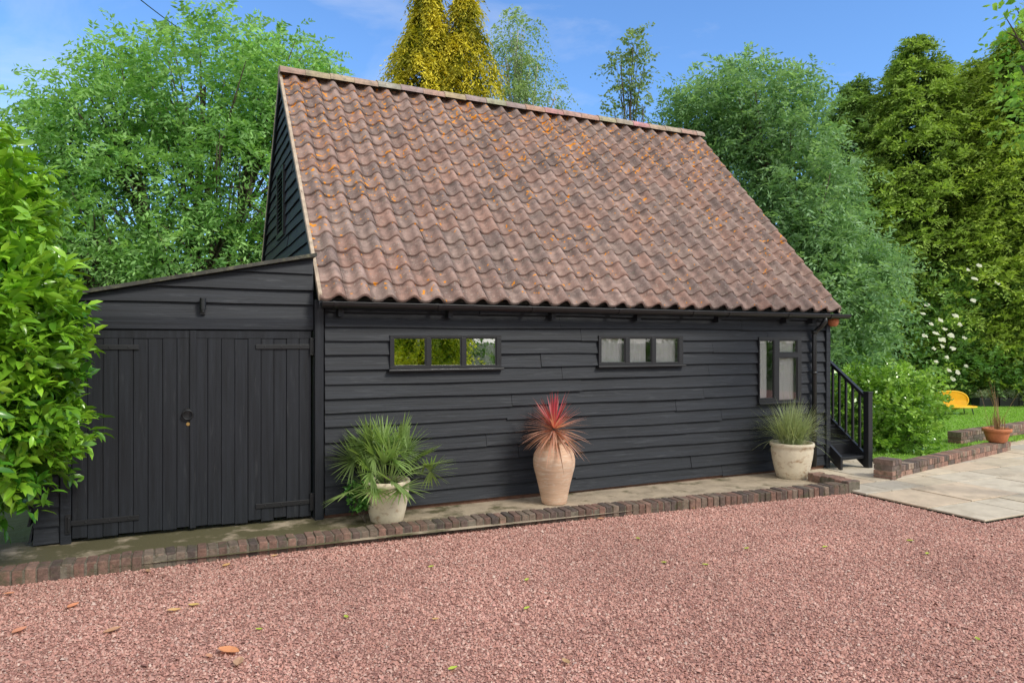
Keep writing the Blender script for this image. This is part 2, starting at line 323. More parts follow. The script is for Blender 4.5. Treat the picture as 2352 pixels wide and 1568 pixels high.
# ------------------------------------------------------------ the setting: ground sheets
mb=MB(); mb.face([(-600,-600,-.10),(600,-600,-.10),(600,600,-.10),(-600,600,-.10)]); mb.build('ground',M['ground'],kind='structure')
KL=[(-4.5,6.42),(-1.1,6.36),(2.2,6.36),(7.22,6.0)]   # foot of the kerb, gravel side
mb=MB(); gz=-.05
mb.face([(-14,-8,gz),(7.25,-8,gz),(7.25,6.08,gz),(2.2,6.44,gz),(-1.1,6.44,gz),(-14,6.58,gz)]); mb.face([(7.25,-8,gz),(20,-8,gz),(20,4.45,gz),(7.25,4.45,gz)])
mb.build('gravel_ground',M['gravel'],kind='structure')
rng=np.random.default_rng(3)
n=400000; z=np.sqrt(rng.uniform(3.4**2,9.4**2,n)); s=rng.uniform(-.80,.80,n)*z; X=s*ct+z*st; Y=-s*st+z*ct
ky=np.interp(X,[k[0] for k in KL],[k[1] for k in KL]); ok=((Y<ky+.002)&(X<7.24))|((X>=7.24)&(Y<4.44)); X=X[ok];Y=Y[ok];n=len(X)
sz=.0069*np.exp(rng.normal(0,.25,n)); P5=np.array([[1,0,0],[0,1,0],[-1,0,0],[0,-1,0],[0,0,.9]],float)
V=P5[None]*(1+rng.normal(0,.25,(n,5,1)))+rng.normal(0,.22,(n,5,3))
an=rng.random(n)*2*PI; ca=np.cos(an)[:,None]; sa=np.sin(an)[:,None]
V=np.stack([V[...,0]*ca-V[...,1]*sa,V[...,0]*sa+V[...,1]*ca,V[...,2]+rng.normal(0,.30,(n,1))*V[...,0]],-1)
V=V*sz[:,None,None]; V+=np.stack([X,Y,gz+sz*(.1+.7*rng.random(n))],1)[:,None]
pal=np.array([[.52,.29,.235],[.43,.215,.17],[.57,.37,.305],[.29,.135,.11],[.62,.46,.385],[.48,.25,.205]]); pc=pal[rng.choice(6,n,p=[.28,.24,.15,.11,.02,.20])]*(.88+.24*rng.random((n,1)))
fo=np.array([[0,1,4],[1,2,4],[2,3,4],[3,0,4]]); Fc=(np.arange(n)[:,None,None]*5+fo).reshape(-1,3)
o=npmesh('gravel_chips',V.reshape(-1,3),Fc,np.repeat(pc,5,0),M['chip']); tag(o,'crushed red and pink stone chips covering the whole drive','gravel',kind='stuff')
mb=MB()
mb.face([(-4.5,6.5,0),(7.3,6.1,0),(7.3,7.5,0),(-4.5,7.5,0)]); mb.build('path',M['concrete'],kind='structure')
mb=MB(); mb.face([(9.3,6.75,.02),(12.4,7.4,.02),(15,8.2,.02),(34,9.5,.02),(34,40,.02),(9.3,40,.02)]); mb.build('lawn',M['lawn'],kind='structure')
mb=MB(); mb.face([(7.25,4.45,-.036),(22,4.45,-.036),(22,13,-.036),(7.25,13,-.036)],(.09,.085,.055))
rr=random.Random(4); y=4.45
while y<9.4:
    hgt=rr.choice([.45,.6,.6,.75]); x=7.25
    while x<18:
        wd=rr.choice([.45,.6,.75,.9,.9]); g=.009; zz=-.014+rr.uniform(-.004,.004); c=rr.choice([(.58,.49,.36),(.52,.445,.34),(.62,.54,.42),(.57,.50,.39),(.47,.42,.34),(.60,.48,.35)]); k=rr.uniform(.88,1.1)
        mb.box(x+g,x+wd-g,y+g,y+hgt-g,-.035,zz,tuple(q*k for q in c)); x+=wd
    y+=hgt
mb.build('patio',M['slab'],kind='structure',bevel=.005)
n=38000; z=np.sqrt(rng.uniform(10.5**2,19**2,n)); s=rng.uniform(.5,.85,n)*z; X=s*ct+z*st; Y=-s*st+z*ct; ok=(Y>7.45+(X-12.4)*.13)&(X>9.35); X=X[ok];Y=Y[ok];n=len(X)
D=nrm(np.stack([rng.normal(0,.35,n),rng.normal(0,.35,n),np.ones(n)],1)); Nn=rng.normal(0,1,(n,3))
V,Fc,cl=leafgeo(np.stack([X,Y,np.full(n,.015)],1),D,Nn,.022+.022*rng.random(n),.006+.004*rng.random(n),np.array([.28,.50,.07])*(.7+.6*rng.random((n,1))))
tag(npmesh('grass',V,Fc,cl,M['grassblade']),'short mown bright green grass behind the low brick wall','grass',kind='stuff')
# ------------------------------------------------------------ brickwork
BR=[(.17,.105,.082),(.22,.125,.095),(.13,.09,.075),(.10,.075,.065),(.20,.15,.115),(.24,.145,.11)]
def bc(r,k=1.): c=r.choice(BR); q=r.uniform(.8,1.2)*k; return tuple(a*q for a in c)
def kerb(name,pts,width,zb,zt,pitch,seed,par=None,k=1.):
    r=random.Random(seed); mb=MB()
    for (ax_,ay),(bx_,by) in zip(pts,pts[1:]):
        L_=math.hypot(bx_-ax_,by-ay); an=math.atan2(by-ay,bx_-ax_); nx,ny=-math.sin(an),math.cos(an); m=max(1,round(L_/pitch))
        mb.obox((ax_+bx_)/2+nx*width/2,(ay+by)/2+ny*width/2,zb,zt-.010,an,L_,width-.016,(.15,.13,.10))
        for i in range(m):
            t=(i+.5)*L_/m; cx=ax_+(bx_-ax_)*t/L_+nx*width/2; cy=ay+(by-ay)*t/L_+ny*width/2
            dz=r.uniform(-.007,.005); mb.obox(cx+nx*r.uniform(-.009,.009),cy+ny*r.uniform(-.009,.009),zb,zt+dz,an+r.uniform(-.04,.04),L_/m-.009,width*r.uniform(.97,1.02),bc(r,k),tilt=r.uniform(-.003,.003))
    return mb.build(name,M['brick'],par,bevel=.009)
kroot=thing('brick_kerb','long low kerb of weathered bricks on edge between red gravel and black barn','kerb',(2,6.3,-.05))
kerb('kerb_run',KL,.20,-.12,.06,.078,1,kroot,.82)
kerb('kerb_end',[(7.20,6.0),(7.20,6.62)][::-1],.20,-.12,.095,.11,2,kroot,.95)
def brickwall(name,pts,width,z0,z1,label,seed,par=None):
    r=random.Random(seed); mb=MB(); H=.072; rows=max(1,round((z1-z0-.075)/H)); h=(z1-z0-.075)/rows
    for (ax_,ay),(bx_,by) in zip(pts,pts[1:]):
        L_=math.hypot(bx_-ax_,by-ay); an=math.atan2(by-ay,bx_-ax_); dx,dy=(bx_-ax_)/L_,(by-ay)/L_
        mb.obox((ax_+bx_)/2,(ay+by)/2,z0,z1-.015,an,L_-.02,width-.02,(.23,.20,.16))
        for j in range(rows):
            t=-.11*(j%2)
            while t<L_:
                a=max(t,0)+.005; b=min(t+.22,L_)-.005
                if b-a>.02: mb.obox(ax_+dx*(a+b)/2,ay+dy*(a+b)/2,z0+j*h+.005,z0+(j+1)*h-.005,an,b-a,width+r.uniform(-.004,.004),bc(r,1.3))
                t+=.22
        m=round(L_/.078)
        for i in range(m):
            t=(i+.5)*L_/m; mb.obox(ax_+dx*t,ay+dy*t,z1-.075,z1+r.uniform(-.004,.004),an+r.uniform(-.02,.02),L_/m-.01,width+.01,bc(r,1.3))
    o=mb.build(name,M['brick'],par,bevel=.005)
    if label: tag(o,label,'wall')
    return o
p=thing('garden_wall','low brick wall with square end pier bordering the stone patio and lawn','wall',(8.4,6.4,-.03))
brickwall('wall_run',[(8.46,6.42),(12.25,7.22)],.20,-.04,.13,None,5,p)
brickwall('pier',[(8.24,6.35),(8.50,6.41)],.24,-.04,.235,None,6,p)
brickwall('garden_wall',[(11.95,7.85),(14.9,8.25),(18,8.5)],.215,-.04,.22,'raised brick wall on the lawn side behind the terracotta pot',8)
# ------------------------------------------------------------ barn
X0,X1,YF,YB=1.315,8.21,7.24,12.86
RX0,RX1,EY,EZ,RY,RZ=1.265,8.335,7.10,2.165,10.05,5.30
SL=math.atan2(RZ-EZ,RY-EY); SLEN=math.hypot(RZ-EZ,RY-EY); PITCH=.1435
barn=thing('barn','black weatherboarded barn under a steep red pantile roof with orange lichen','building',((X0+X1)/2,(YF+YB)/2,0))
def rects_minus(r,holes):
    x0,x1,z0,z1=r; xs=sorted({x0,x1}|{min(max(h[k],x0),x1) for h in holes for k in (0,1)}); zs=sorted({z0,z1}|{min(max(h[k],z0),z1) for h in holes for k in (2,3)}); out=[]
    for a,b in zip(zs,zs[1:]):
        run=None
        for c,d in zip(xs,xs[1:]):
            mx_,mz=(c+d)/2,(a+b)/2
            if any(h[0]<mx_<h[1] and h[2]<mz<h[3] for h in holes): run=None; continue
            if run is not None: out[-1]=(out[-1][0],d,a,b)
            else: out.append((c,d,a,b)); run=1
    return out
def clap(mb,mapf,a0,a1,z0,z1,pitch,top=None,holes=(),seed=0,step=.22,db=.040,dt_=.010):
    r=random.Random(seed); nz_=math.ceil((z1-z0)/pitch-.01)
    for k in range(nz_):
        zb=z0+k*pitch; zt=min(zb+pitch+.012,z1); j=[a0]; 
        while j[-1]<a1-3.2: j.append(j[-1]+r.uniform(1.6,3.4))
        j.append(a1)
        for b0,b1 in zip(j,j[1:]):
            oz=r.uniform(-.007,.007); od=r.uniform(-.003,.005); ph=r.uniform(0,6); tl=r.uniform(-.005,.005)
            for (c0,c1,za,zc) in rects_minus((b0+.0015,b1-.0015,zb,zt),holes):
                n=max(1,int((c1-c0)/step)); A=[c0+(c1-c0)*i/n for i in range(n+1)]; st_=[]
                for a in A:
                    w_=.004*math.sin(a*1.7+ph)+.002*math.sin(a*4.1+ph*2)+tl*(a-b0)/(b1-b0)+oz if za<=zb+1e-6 else 0
                    lo=za+w_; hi=zc if top is None else min(zc,top(a)); lo=min(lo,hi)
                    f=lambda z:(db+od+.003*math.sin(a*2.3+ph))+(dt_-db)*(z-zb)/pitch
                    st_.append((mapf(a,f(lo),lo),mapf(a,f(hi),hi),mapf(a,f(lo)-.020,lo+.001),hi-lo))
                for p_,q_ in zip(st_,st_[1:]):
                    if p_[3]<.003 and q_[3]<.003: continue
                    mb.face([p_[0],q_[0],q_[1],p_[1]]); mb.face([p_[2],q_[2],q_[0],p_[0]])
                mb.face([st_[0][2],st_[0][0],st_[0][1],mapf(A[0],0,zc if top is None else min(zc,top(A[0])))])
                mb.face([st_[-1][0],st_[-1][2],mapf(A[-1],0,zc if top is None else min(zc,top(A[-1]))),st_[-1][1]])
def wrect(u0,u1,v0,v1,Y=YF): 
    zt=(HZ(u0,v0,Y)+HZ(u1,v0,Y))/2; zb=(HZ(u0,v1,Y)+HZ(u1,v1,Y))/2; return (WX(u0,Y),WX(u1,Y),zb,zt)
W1=wrect(893,1147,770,846); W2=wrect(1370,1563,771,838); W3=wrect(1737,1834,774,922)
holes=[W1,W2,W3]
mb=MB()
clap(mb,lambda a,d,z:(a,YF-d,z),X0+.02,X1,.035,2.235,PITCH,holes=holes,seed=11)
for (a,b,c,d) in rects_minus((X0,X1,.0,2.3),holes): mb.box(a,b,YF,YF+.12,c,d)
mb.build('wall',M['board'],barn)
mb=MB(); mb.box(X0+.02,X1-.02,YF-.006,YF-.001,-.03,.05); mb.build('plinth',M['plinth'],barn)
def roofz(y,off=.03): return (RZ-off)-abs(y-RY)*math.tan(SL)
GW=(9.70,10.40,3.14,4.05)
mb=MB(); clap(mb,lambda a,d,z:(X0-d,a,z),YF,YB,2.10,5.3,PITCH,top=lambda a:roofz(a,.05),holes=[GW],seed=21,step=.1,db=.034)
mb.build('gable_wall',M['board'],barn)
mb=MB()
for Xg,sg in ((X0+.01,1),(X1-.0,-1)):
    mb.face([(Xg,YF,0),(Xg,YB,0),(Xg,YB,roofz(YB)),(Xg,RY,RZ-.06),(Xg,YF,roofz(YF))])
mb.box(X0,X1,YB-.1,YB,0,2.2)
mb.face([(X0,YF+.1,.02),(X1,YF+.1,.02),(X1,YB,.02),(X0,YB,.02)])
mb.build('rear_wall',M['dark'],barn)
mb=MB(); clap(mb,lambda a,d,z:(X1+d,a,z),YF,YB,.035,5.3,PITCH,top=lambda a:roofz(a,.05),seed=22,step=.15); mb.build('side_wall',M['board'],barn)
mb=MB(); mb.box(X1-.02,X1+.055,YF-.055,YF+.05,0,2.2); mb.build('corner_board',M['board'],barn)
mb=MB(); mb.box(1.235,1.318,YF-.058,YF+.02,-.01,2.16); mb.build('corner_post',M['vboard'],barn,bevel=.004)
gwin=MB(); y0,y1,z0,z1=GW
for (a,b,c,d) in rects_minus(GW,[(y0+.06,y1-.06,z0+.06,z1-.06)]): gwin.box(X0-.055,X0+.02,a,b,c,d)
gw=gwin.build('window',M['frame'],barn)
mb=MB()
k=z0+.07
while k<z1-.08: mb.hexa([(X0-.045,y0+.06,k),(X0-.045,y1-.06,k),(X0-.01,y1-.06,k+.05),(X0-.01,y0+.06,k+.05),(X0-.045,y0+.06,k+.008),(X0-.045,y1-.06,k+.008),(X0-.01,y1-.06,k+.058),(X0-.01,y0+.06,k+.058)]); k+=.055
mb.face([(X0-.005,y0+.05,z0+.05),(X0-.005,y1-.05,z0+.05),(X0-.005,y1-.05,z1-.05),(X0-.005,y0+.05,z1-.05)])
mb.build('louvres',M['frame'],gw)
def window(rect,panes,curt,gl='glass',Y=YF):
    x0,x1,z0,z1=rect; mb=MB()
    ph=[wrect(*p) for p in panes]
    for (a,b,c,d) in rects_minus((x0,x1,z0,z1),[(q[0]-.012,q[1]+.012,q[2]-.012,q[3]+.012) for q in ph]): mb.box(a,b,Y-.054,Y+.03,c,d)
    fr=mb.build('window',M['frame'],barn,bevel=.003)
    mb=MB()
    for q in ph:
        for (a,b,c,d) in rects_minus((q[0]-.012,q[1]+.012,q[2]-.012,q[3]+.012),[q]): mb.box(a,b,Y-.047,Y+.01,c,d)
    mb.build('sash',M['frame'],fr,bevel=.002)
    mb=MB()
    for q in ph: mb.face([(q[0]-.01,Y-.038,q[2]-.01),(q[1]+.01,Y-.038,q[2]-.01),(q[1]+.01,Y-.038,q[3]+.01),(q[0]-.01,Y-.038,q[3]+.01)])
    mb.build('glass',M[gl],fr)
    mb=MB(); mb.box(x0-.02,x1+.02,Y-.09,Y-.03,z0-.022,z0-.001); mb.build('sill',M['frame'],fr,bevel=.004)
    for (u0,u1) in curt:
        a,b=WX(u0,Y),WX(u1,Y); mb=MB(); n=24
        P=[(a+(b-a)*i/n,Y+.022+.004*math.sin(i*1.3),) for i in range(n+1)]
        for p_,q_ in zip(P,P[1:]): mb.face([(p_[0],p_[1],z0-.1),(q_[0],q_[1],z0-.1),(q_[0],q_[1],z1+.05),(p_[0],p_[1],z1+.05)])
        mb.build('curtain',M['white'],fr,smooth=True)
    return fr
window(W1,[(903,973,778,838),(988,1054,778,838),(1068,1134,778,837)],[(1116,1150)],'mirrorglass')
window(W2,[(1377,1429,778,831),(1442,1490,778,831),(1502,1552,778,831)],[(1378,1436),(1443,1485),(1504,1575)])
window(W3,[(1740,1770,783,913),(1785,1823,783,808),(1784,1824,822,917)],[(1735,1763),(1790,1850)])
def tiles(side):
    r=np.random.default_rng(5+side); nc,nr=28,18; wcol=(RX1-RX0)/nc; g=SLEN/nr; m=12; tt=np.linspace(0,1,m+1)
    uu=np.clip((tt-.42)/.58,0,1); prof=np.where(tt>.42,.066*np.sin(PI*uu**.95)**1.1,-.014*np.sin(PI*np.clip(tt/.42,0,1)))
    ca,sa=math.cos(SL),math.sin(SL); Vs=[];Fs=[];Cs=[];off=0
    pal=np.array([[.335,.225,.19],[.30,.20,.17],[.36,.25,.215],[.25,.18,.16],[.315,.23,.20],[.345,.215,.175]])
    for j in range(nr):
        for i in range(nc):
            ds=r.normal(0,.0022); dn=r.normal(0,.002); dx=r.normal(0,.0015); tw=r.normal(0,.003); c=pal[r.integers(6)]*r.uniform(.9,1.1)
            ss=np.array([j*g-.02+ds,j*g-.02+ds,j*g-.014+ds,j*g+g*.5,(j+1)*g+.03]); nn=np.array([-.004,.026,.034,.020,.0])+dn; al=np.array([0,0,.0,.5,1.])
            x=RX0+i*wcol+tt*wcol*1.0+dx
            V=np.zeros((5,m+1,3)); 
            for q in range(5):
                s_=ss[q]+tw*(tt-.5); n_=nn[q]+prof+.010
                V[q,:,0]=x; yy=EY+s_*ca-n_*sa; V[q,:,1]=yy if side==0 else 2*RY-yy; V[q,:,2]=EZ+s_*sa+n_*ca
            V=V.reshape(-1,3); b=off
            cc=np.tile(np.repeat(c[None],m+1,0)*(1-.45*np.exp(-((tt-.04)/.10)**2)-.40*np.exp(-((tt-.98)/.07)**2))[:,None],(5,1))  # side-lap shadow between tile columns is painted into the tile colour
            for q in range(4):
                for k in range(m):
                    f=(b+q*(m+1)+k,b+q*(m+1)+k+1,b+(q+1)*(m+1)+k+1,b+(q+1)*(m+1)+k); Fs.append(f if side==0 else f[::-1])
            Vs.append(V); Cs.append(np.concatenate([cc,np.repeat(al,m+1)[:,None]],1)); off+=len(V)
    return np.concatenate(Vs),np.array(Fs),np.concatenate(Cs)
a=tiles(0); b=tiles(1)
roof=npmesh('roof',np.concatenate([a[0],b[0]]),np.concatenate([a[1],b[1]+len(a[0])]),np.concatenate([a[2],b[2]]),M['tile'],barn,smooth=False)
mb=MB()
for sgn in (-1,1):
    ye=RY+sgn*(RY-EY-.03)
    mb.face([(RX0+.02,ye,EZ-.0),(RX1-.02,ye,EZ-.0),(RX1-.02,RY,RZ-.03),(RX0+.02,RY,RZ-.03)])
mb.build('soffit',M['dark'],roof)
mb=MB(); r=random.Random(9); x=RX0-.01
while x<RX1-.05:
    l=.33; e=min(x+l,RX1+.02); n=10; c=tuple(q*r.uniform(.85,1.15) for q in r.choice([(.42,.26,.21),(.35,.26,.21),(.38,.30,.24)])); zr=RZ+.02+r.uniform(-.004,.004); R0=.12; P=[]
    for xx,ra in ((x,R0+.006),(e+.008,R0-.002)):
        P.append([(xx,RY-ra*1.15*math.cos(PI*q/n),zr+ra*math.sin(PI*q/n)*.95) for q in range(n+1)])
    for q in range(n): mb.face([P[0][q],P[1][q],P[1][q+1],P[0][q+1]],c)
    mb.face(P[0],(.3,.22,.17)); mb.face(P[1][::-1],c)
    x+=l
mb.build('ridge',M['ridge'],roof,smooth=False)
for xa,xb in ((RX0-.012,RX0+.022),(RX1-.022,RX1+.012)):
    for sgn in (-1,1):
        mb=MB(); mb2=MB(); ye=RY+sgn*(RY-EY+.01); 
        def P(x,y_,o): return (x,y_,RZ-abs(y_-RY)*math.tan(SL)+o)
        mb.hexa([P(xa,ye,-.005),P(xb,ye,-.005),P(xb,RY,-.005),P(xa,RY,-.005),P(xa,ye,.065),P(xb,ye,.065),P(xb,RY,.065),P(xa,RY,.065)])
        mb2.hexa([P(xa+.004,ye,-.10),P(xb-.004,ye,-.10),P(xb-.004,RY,-.10),P(xa+.004,RY,-.10),P(xa+.004,ye,-.008),P(xb-.004,ye,-.008),P(xb-.004,RY,-.008),P(xa+.004,RY,-.008)])
        mb.build('verge',M['mortar'],roof); mb2.build('barge_board',M['board'],roof)
# gutter
GY=7.035; gut=MB(); n=9; gx0,gx1=1.27,8.43; ra=.056
def gzf(x): return 2.128-.012*(x-gx0)/7
for rad,fl in ((ra,0),(ra-.005,1)):
    P=[[(x,GY-rad*math.cos(PI*q/n),gzf(x)-rad*math.sin(PI*q/n)) for q in range(n+1)] for x in (gx0,gx1)]
    for q in range(n):
        f=[P[0][q],P[0][q+1],P[1][q+1],P[1][q]]; gut.face(f if not fl else f[::-1])
for x in (gx0,gx1): gut.face([(x,GY-ra*math.cos(PI*q/n),gzf(x)-ra*math.sin(PI*q/n)) for q in range(n+1)])
gut.tube([(gx0,GY-ra,gzf(gx0)),(gx1,GY-ra,gzf(gx1))],.006,6)
gt=gut.build('gutter',M['black'],barn,smooth=False)
for u in (770,1008,1222,1420,1590,1672,1808,1905):
    x=WX(u,GY); mb=MB(); rb=ra+.007
    P=[[(xx,GY-rb*math.cos(PI*q/n),gzf(x)-rb*math.sin(PI*q/n)) for q in range(n+1)] for xx in (x-.018,x+.018)]
    for q in range(n): mb.face([P[0][q],P[0][q+1],P[1][q+1],P[1][q]])
    mb.face(P[0]); mb.face(P[1][::-1]); mb.box(x-.015,x+.015,GY+.05,YF,gzf(x)-.03,gzf(x)+.02); mb.build('bracket',M['black'],gt)
mb=MB(); mb.box(X0,X1,YF-.066,YF-.044,2.13,2.26); mb.build('fascia',M['board'],barn)
for u in (780,1030,1265,1460,1645,1800,1860):
    x=WX(u,YF-.05); mb=MB(); mb.box(x-.025,x+.025,YF-.12,YF,1.995,2.075); mb.build('rafter_end',M['board'],barn)
mb=MB(); dx_=WX(1869,YF-.07); gx=WX(1895,GY)
mb.tube([(gx,GY,2.08),(gx,GY,2.02),(gx-.03,GY+.03,1.96),(dx_+.03,YF-.09,1.9),(dx_,YF-.08,1.84),(dx_,YF-.08,.04)],.032,12)
for zc in (1.86,1.3,.5): mb.tube([(dx_,YF-.08,zc),(dx_,YF-.08,zc+.04)],.038,12)
mb.build('downpipe',M['black'],barn,smooth=True)
# ------------------------------------------------------------ lean-to shed
LY=7.30; lt=thing('lean_to_shed','black boarded lean-to shed with double doors against the barn side','shed',(0,8.5,0))
def ltz(x): return 2.575+(x-1.2)*.212
LX0=-1.10
mb=MB(); clap(mb,lambda a,d,z:(a,LY-d,z),LX0,1.235,1.965,2.7,.15,top=lambda a:ltz(a)-.01,seed=31,step=.15)
clap(mb,lambda a,d,z:(a,LY-d,z),LX0,WX(138,LY),0.02,1.9,.15,seed=32)
mb.box(LX0,1.23,LY+.002,LY+.03,1.85,2.06); mb.face([(LX0,LY+.01,0),(WX(150,LY),LY+.01,0),(WX(150,LY),LY+.01,2.0),(LX0,LY+.01,2.0)])
mb.face([(LX0,LY+.012,2.),(1.24,LY+.012,2.),(1.24,LY+.012,ltz(1.24)-.01),(LX0,LY+.012,ltz(LX0)-.01)])
clap(mb,lambda a,d,z:(LX0-d,a,z),LY,12.4,.02,2.05,.15,seed=33)
mb.build('wall',M['board'],lt)
mb=MB(); dxa,dxb=WX(165,LY-.03),WX(722,LY-.03)
mb.box(WX(140,LY),dxa-.004,LY-.055,LY+.03,0,1.86); mb.box(dxb+.002,1.232,LY-.055,LY+.03,0,1.86); mb.box(WX(140,LY),1.232,LY-.057,LY+.03,1.862,1.975)
mb.build('door_frame',M['board'],lt,bevel=.004)
mb=MB(); ys,ye=LY-.09,12.5; th=.034
mb.hexa([(LX0-.08,ys,ltz(LX0-.08)),(1.26,ys,ltz(1.26)),(1.26,ye,ltz(1.26)),(LX0-.08,ye,ltz(LX0-.08)),(LX0-.08,ys,ltz(LX0-.08)+th),(1.26,ys,ltz(1.26)+th),(1.26,ye,ltz(1.26)+th),(LX0-.08,ye,ltz(LX0-.08)+th)])
mb.build('roof',M['felt'],lt)
r=random.Random(12)
def door(xa,xb,hinge):
    mb=MB(); n=round((xb-xa)/.112); xs=[xa+(xb-xa)*i/n for i in range(n+1)]
    for i in range(n):
        d=r.uniform(-.004,.004); bt=.035+r.uniform(-.012,.012); mb.box(xs[i]+.002,xs[i+1]-.002,LY-.034+d,LY-.008,bt,1.775)
    mb.box(xa,xb,LY-.040,LY-.006,1.778,1.852)
    mb.box(xa,xb,LY-.022,LY-.004,.05,1.84)
    dr=mb.build('door',M['vboard'],lt,bevel=.003)
    for z in (1.70,.175):
        mb=MB(); L_=.52
        a,b=(xb-L_,xb+.015) if hinge>0 else (xa-.015,xa+L_)
        mb.box(a,b,LY-.050,LY-.036,z-.022,z+.022)
        e=b if hinge>0 else a
        mb.box(e-.03,e+.012,LY-.070,LY-.035,z-.085,z+.085) ; mb.tube([(e-.004,LY-.072,z-.06),(e-.004,LY-.072,z+.06)],.013,8)
        for q in (.12,.3,.45):
            xx=e-hinge*q; mb.tube([(xx,LY-.055,z),(xx,LY-.048,z)],.008,8)
        mb.build('strap_hinge',M['black'],dr,bevel=.002)
    return dr
xm=WX(442,LY-.03)
d1=door(dxa,xm-.012,-1); d2=door(xm+.012,dxb-.03,1)
mb=MB(); mb.box(xm-.022,xm+.03,LY-.052,LY-.035,.03,1.85); mb.build('cover_strip',M['vboard'],d2,bevel=.003)
hx=WX(431,LY-.06); hz=HZ(431,952,LY-.06)
mb=MB(); mb.tube([(hx+.042*math.cos(t*PI/10),LY-.068-.006*math.sin(t*PI/10),hz+.042*math.sin(t*PI/10)) for t in range(21)],.0075,8,caps=False)
mb.tube([(hx,LY-.035,hz+.045),(hx,LY-.075,hz+.045)],.02,12); mb.tube([(hx,LY-.036,hz),(hx,LY-.041,hz)],.05,20); mb.build('ring_handle',M['black'],d1,smooth=False)
mb=MB(); mb.tube([(hx+.004,LY-.03,hz-.088),(hx+.004,LY-.043,hz-.088)],.016,14); mb.build('keyhole',M['brass'],d1)
lx=WX(466,LY-.08); lz=HZ(466,703,LY-.08)
wl=thing('wall_lamp','small black cylindrical lamp mounted above the shed doors','lamp',(lx,LY-.08,lz-.07))
mb=MB(); mb.tube([(lx,LY-.085,lz-.03),(lx,LY-.085,lz+.075)],.028,18); mb.build('shade',M['black'],wl)
mb=MB(); mb.box(lx-.022,lx+.022,LY-.06,LY-.03,lz-.075,lz+.03); mb.tube([(lx,LY-.085,lz-.055),(lx,LY-.085,lz-.03)],.02,14); mb.build('bracket',M['black'],wl)
q=at(1914,738,9.98); root=thing('hanging_pot','small terracotta pot hung under the right end of the gutter','pot',(q[0],q[1],q[2]-.07))
mb=MB(); mb.lathe([(.035,0),(.06,.02),(.075,.06),(.072,.10),(.05,.12),(.055,.135),(.045,.135),(.04,.12)],q[0],q[1],q[2]-.07,20); mb.build('pot',M['terra'],root,smooth=True)
mb=MB(); mb.tube([(q[0],q[1],q[2]+.05),(q[0],q[1],q[2]+.12)],.005,6); mb.build('hook',M['black'],root)
# ------------------------------------------------------------ stairs
sx0,sx1,sy=8.29,8.79,7.03
stt=thing('wooden_stairs','black wooden steps with handrail climbing along the right end of the barn','stairs',((sx0+sx1)/2,sy,-.03))
for i in range(9):
    mb=MB(); zt=.155+.19*i; y=sy+.02+.25*i; mb.box(sx0,sx1-.03,y-.03,y+.24,zt-.04,zt); mb.box(sx0,sx1-.03,y+.20,y+.22,zt,zt+.149); mb.build('tread',M['frame'],stt,bevel=.004)
for x in (sx0-.03,sx1-.035):
    mb=MB(); y0,y1=sy-.02,sy+2.35; zf=lambda y:(y-sy)*.76+.02
    mb.hexa([(x,y0,-.03),(x+.04,y0,-.03),(x+.04,y1,zf(y1)-.12),(x,y1,zf(y1)-.12),(x,y0,zf(y0)+.16),(x+.04,y0,zf(y0)+.16),(x+.04,y1,zf(y1)+.18),(x,y1,zf(y1)+.18)]); mb.build('stringer',M['frame'],stt)
mb=MB(); mb.box(sx1-.045,sx1+.04,sy-.07,sy+.015,-.03,1.03); mb.box(sx1-.052,sx1+.047,sy-.077,sy+.022,1.03,1.05); mb.build('newel_post',M['frame'],stt,bevel=.004)
mb=MB(); hr=lambda y:.97+(y-sy)*.76; y1=sy+2.3
mb.hexa([(sx1-.03,sy,hr(sy)-.03),(sx1+.03,sy,hr(sy)-.03),(sx1+.03,y1,hr(y1)-.03),(sx1-.03,y1,hr(y1)-.03),(sx1-.03,sy,hr(sy)+.025),(sx1+.03,sy,hr(sy)+.025),(sx1+.03,y1,hr(y1)+.025),(sx1-.03,y1,hr(y1)+.025)]); mb.build('handrail',M['frame'],stt,bevel=.004)
for i in range(19):
    y=sy+.11+.115*i; mb=MB(); mb.box(sx1-.014,sx1+.014,y-.014,y+.014,(y-sy)*.76+.15,hr(y)-.02); mb.build('baluster',M['frame'],stt)
# ------------------------------------------------------------ potted plants
def pot_round(root,x,y,z,rt,h,mat,seg=44,name='pot'):
    mb=MB(); k=rt; mb.lathe([(k*.66,0),(k*.70,.01),(k*.80,h*.25),(k*.90,h*.55),(k*.95,h*.80),(k*.93,h*.87),(k*.99,h*.90),(k*1.0,h*.96),(k*.97,h),(k*.88,h*.995),(k*.86,h*.9)],x,y,z,seg)
    o=mb.build(name,mat,root,smooth=True)
    mb=MB(); mb.lathe([(k*.87,h*.88),(k*.5,h*.91),(k*.1,h*.92)],x,y,z,24); mb.build('soil',M['soil'],o); return o
def strap(P,D,L_,W_,droop,C,ns=6):
    n=len(P); t=np.linspace(0,1,ns+1)[None,:,None]; pos=P[:,None]+D[:,None]*(L_[:,None,None]*t); pos[...,2]-=(droop[:,None,None]*L_[:,None,None]*t**2)[...,0]
    Sd=nrm(np.cross(D,np.array([0,0,1.])+1e-3)); wdt=W_[:,None,None]*np.clip(np.minimum(1,.35+t*3)*(1-t**2.2),.03,1)
    A=pos-Sd[:,None]*wdt; B=pos+Sd[:,None]*wdt; V=np.stack([A,B],2).reshape(n,-1,3); k=np.array([[2*i,2*i+1,2*i+3,2*i+2] for i in range(ns)])
    Fc=(np.arange(n)[:,None,None]*(2*(ns+1))+k).reshape(-1,4)
    cc=C if C.ndim==3 else np.repeat(C[:,None],ns+1,1)
    return V.reshape(-1,3),Fc,np.repeat(cc,2,1).reshape(-1,3)
rg=np.random.default_rng(40)
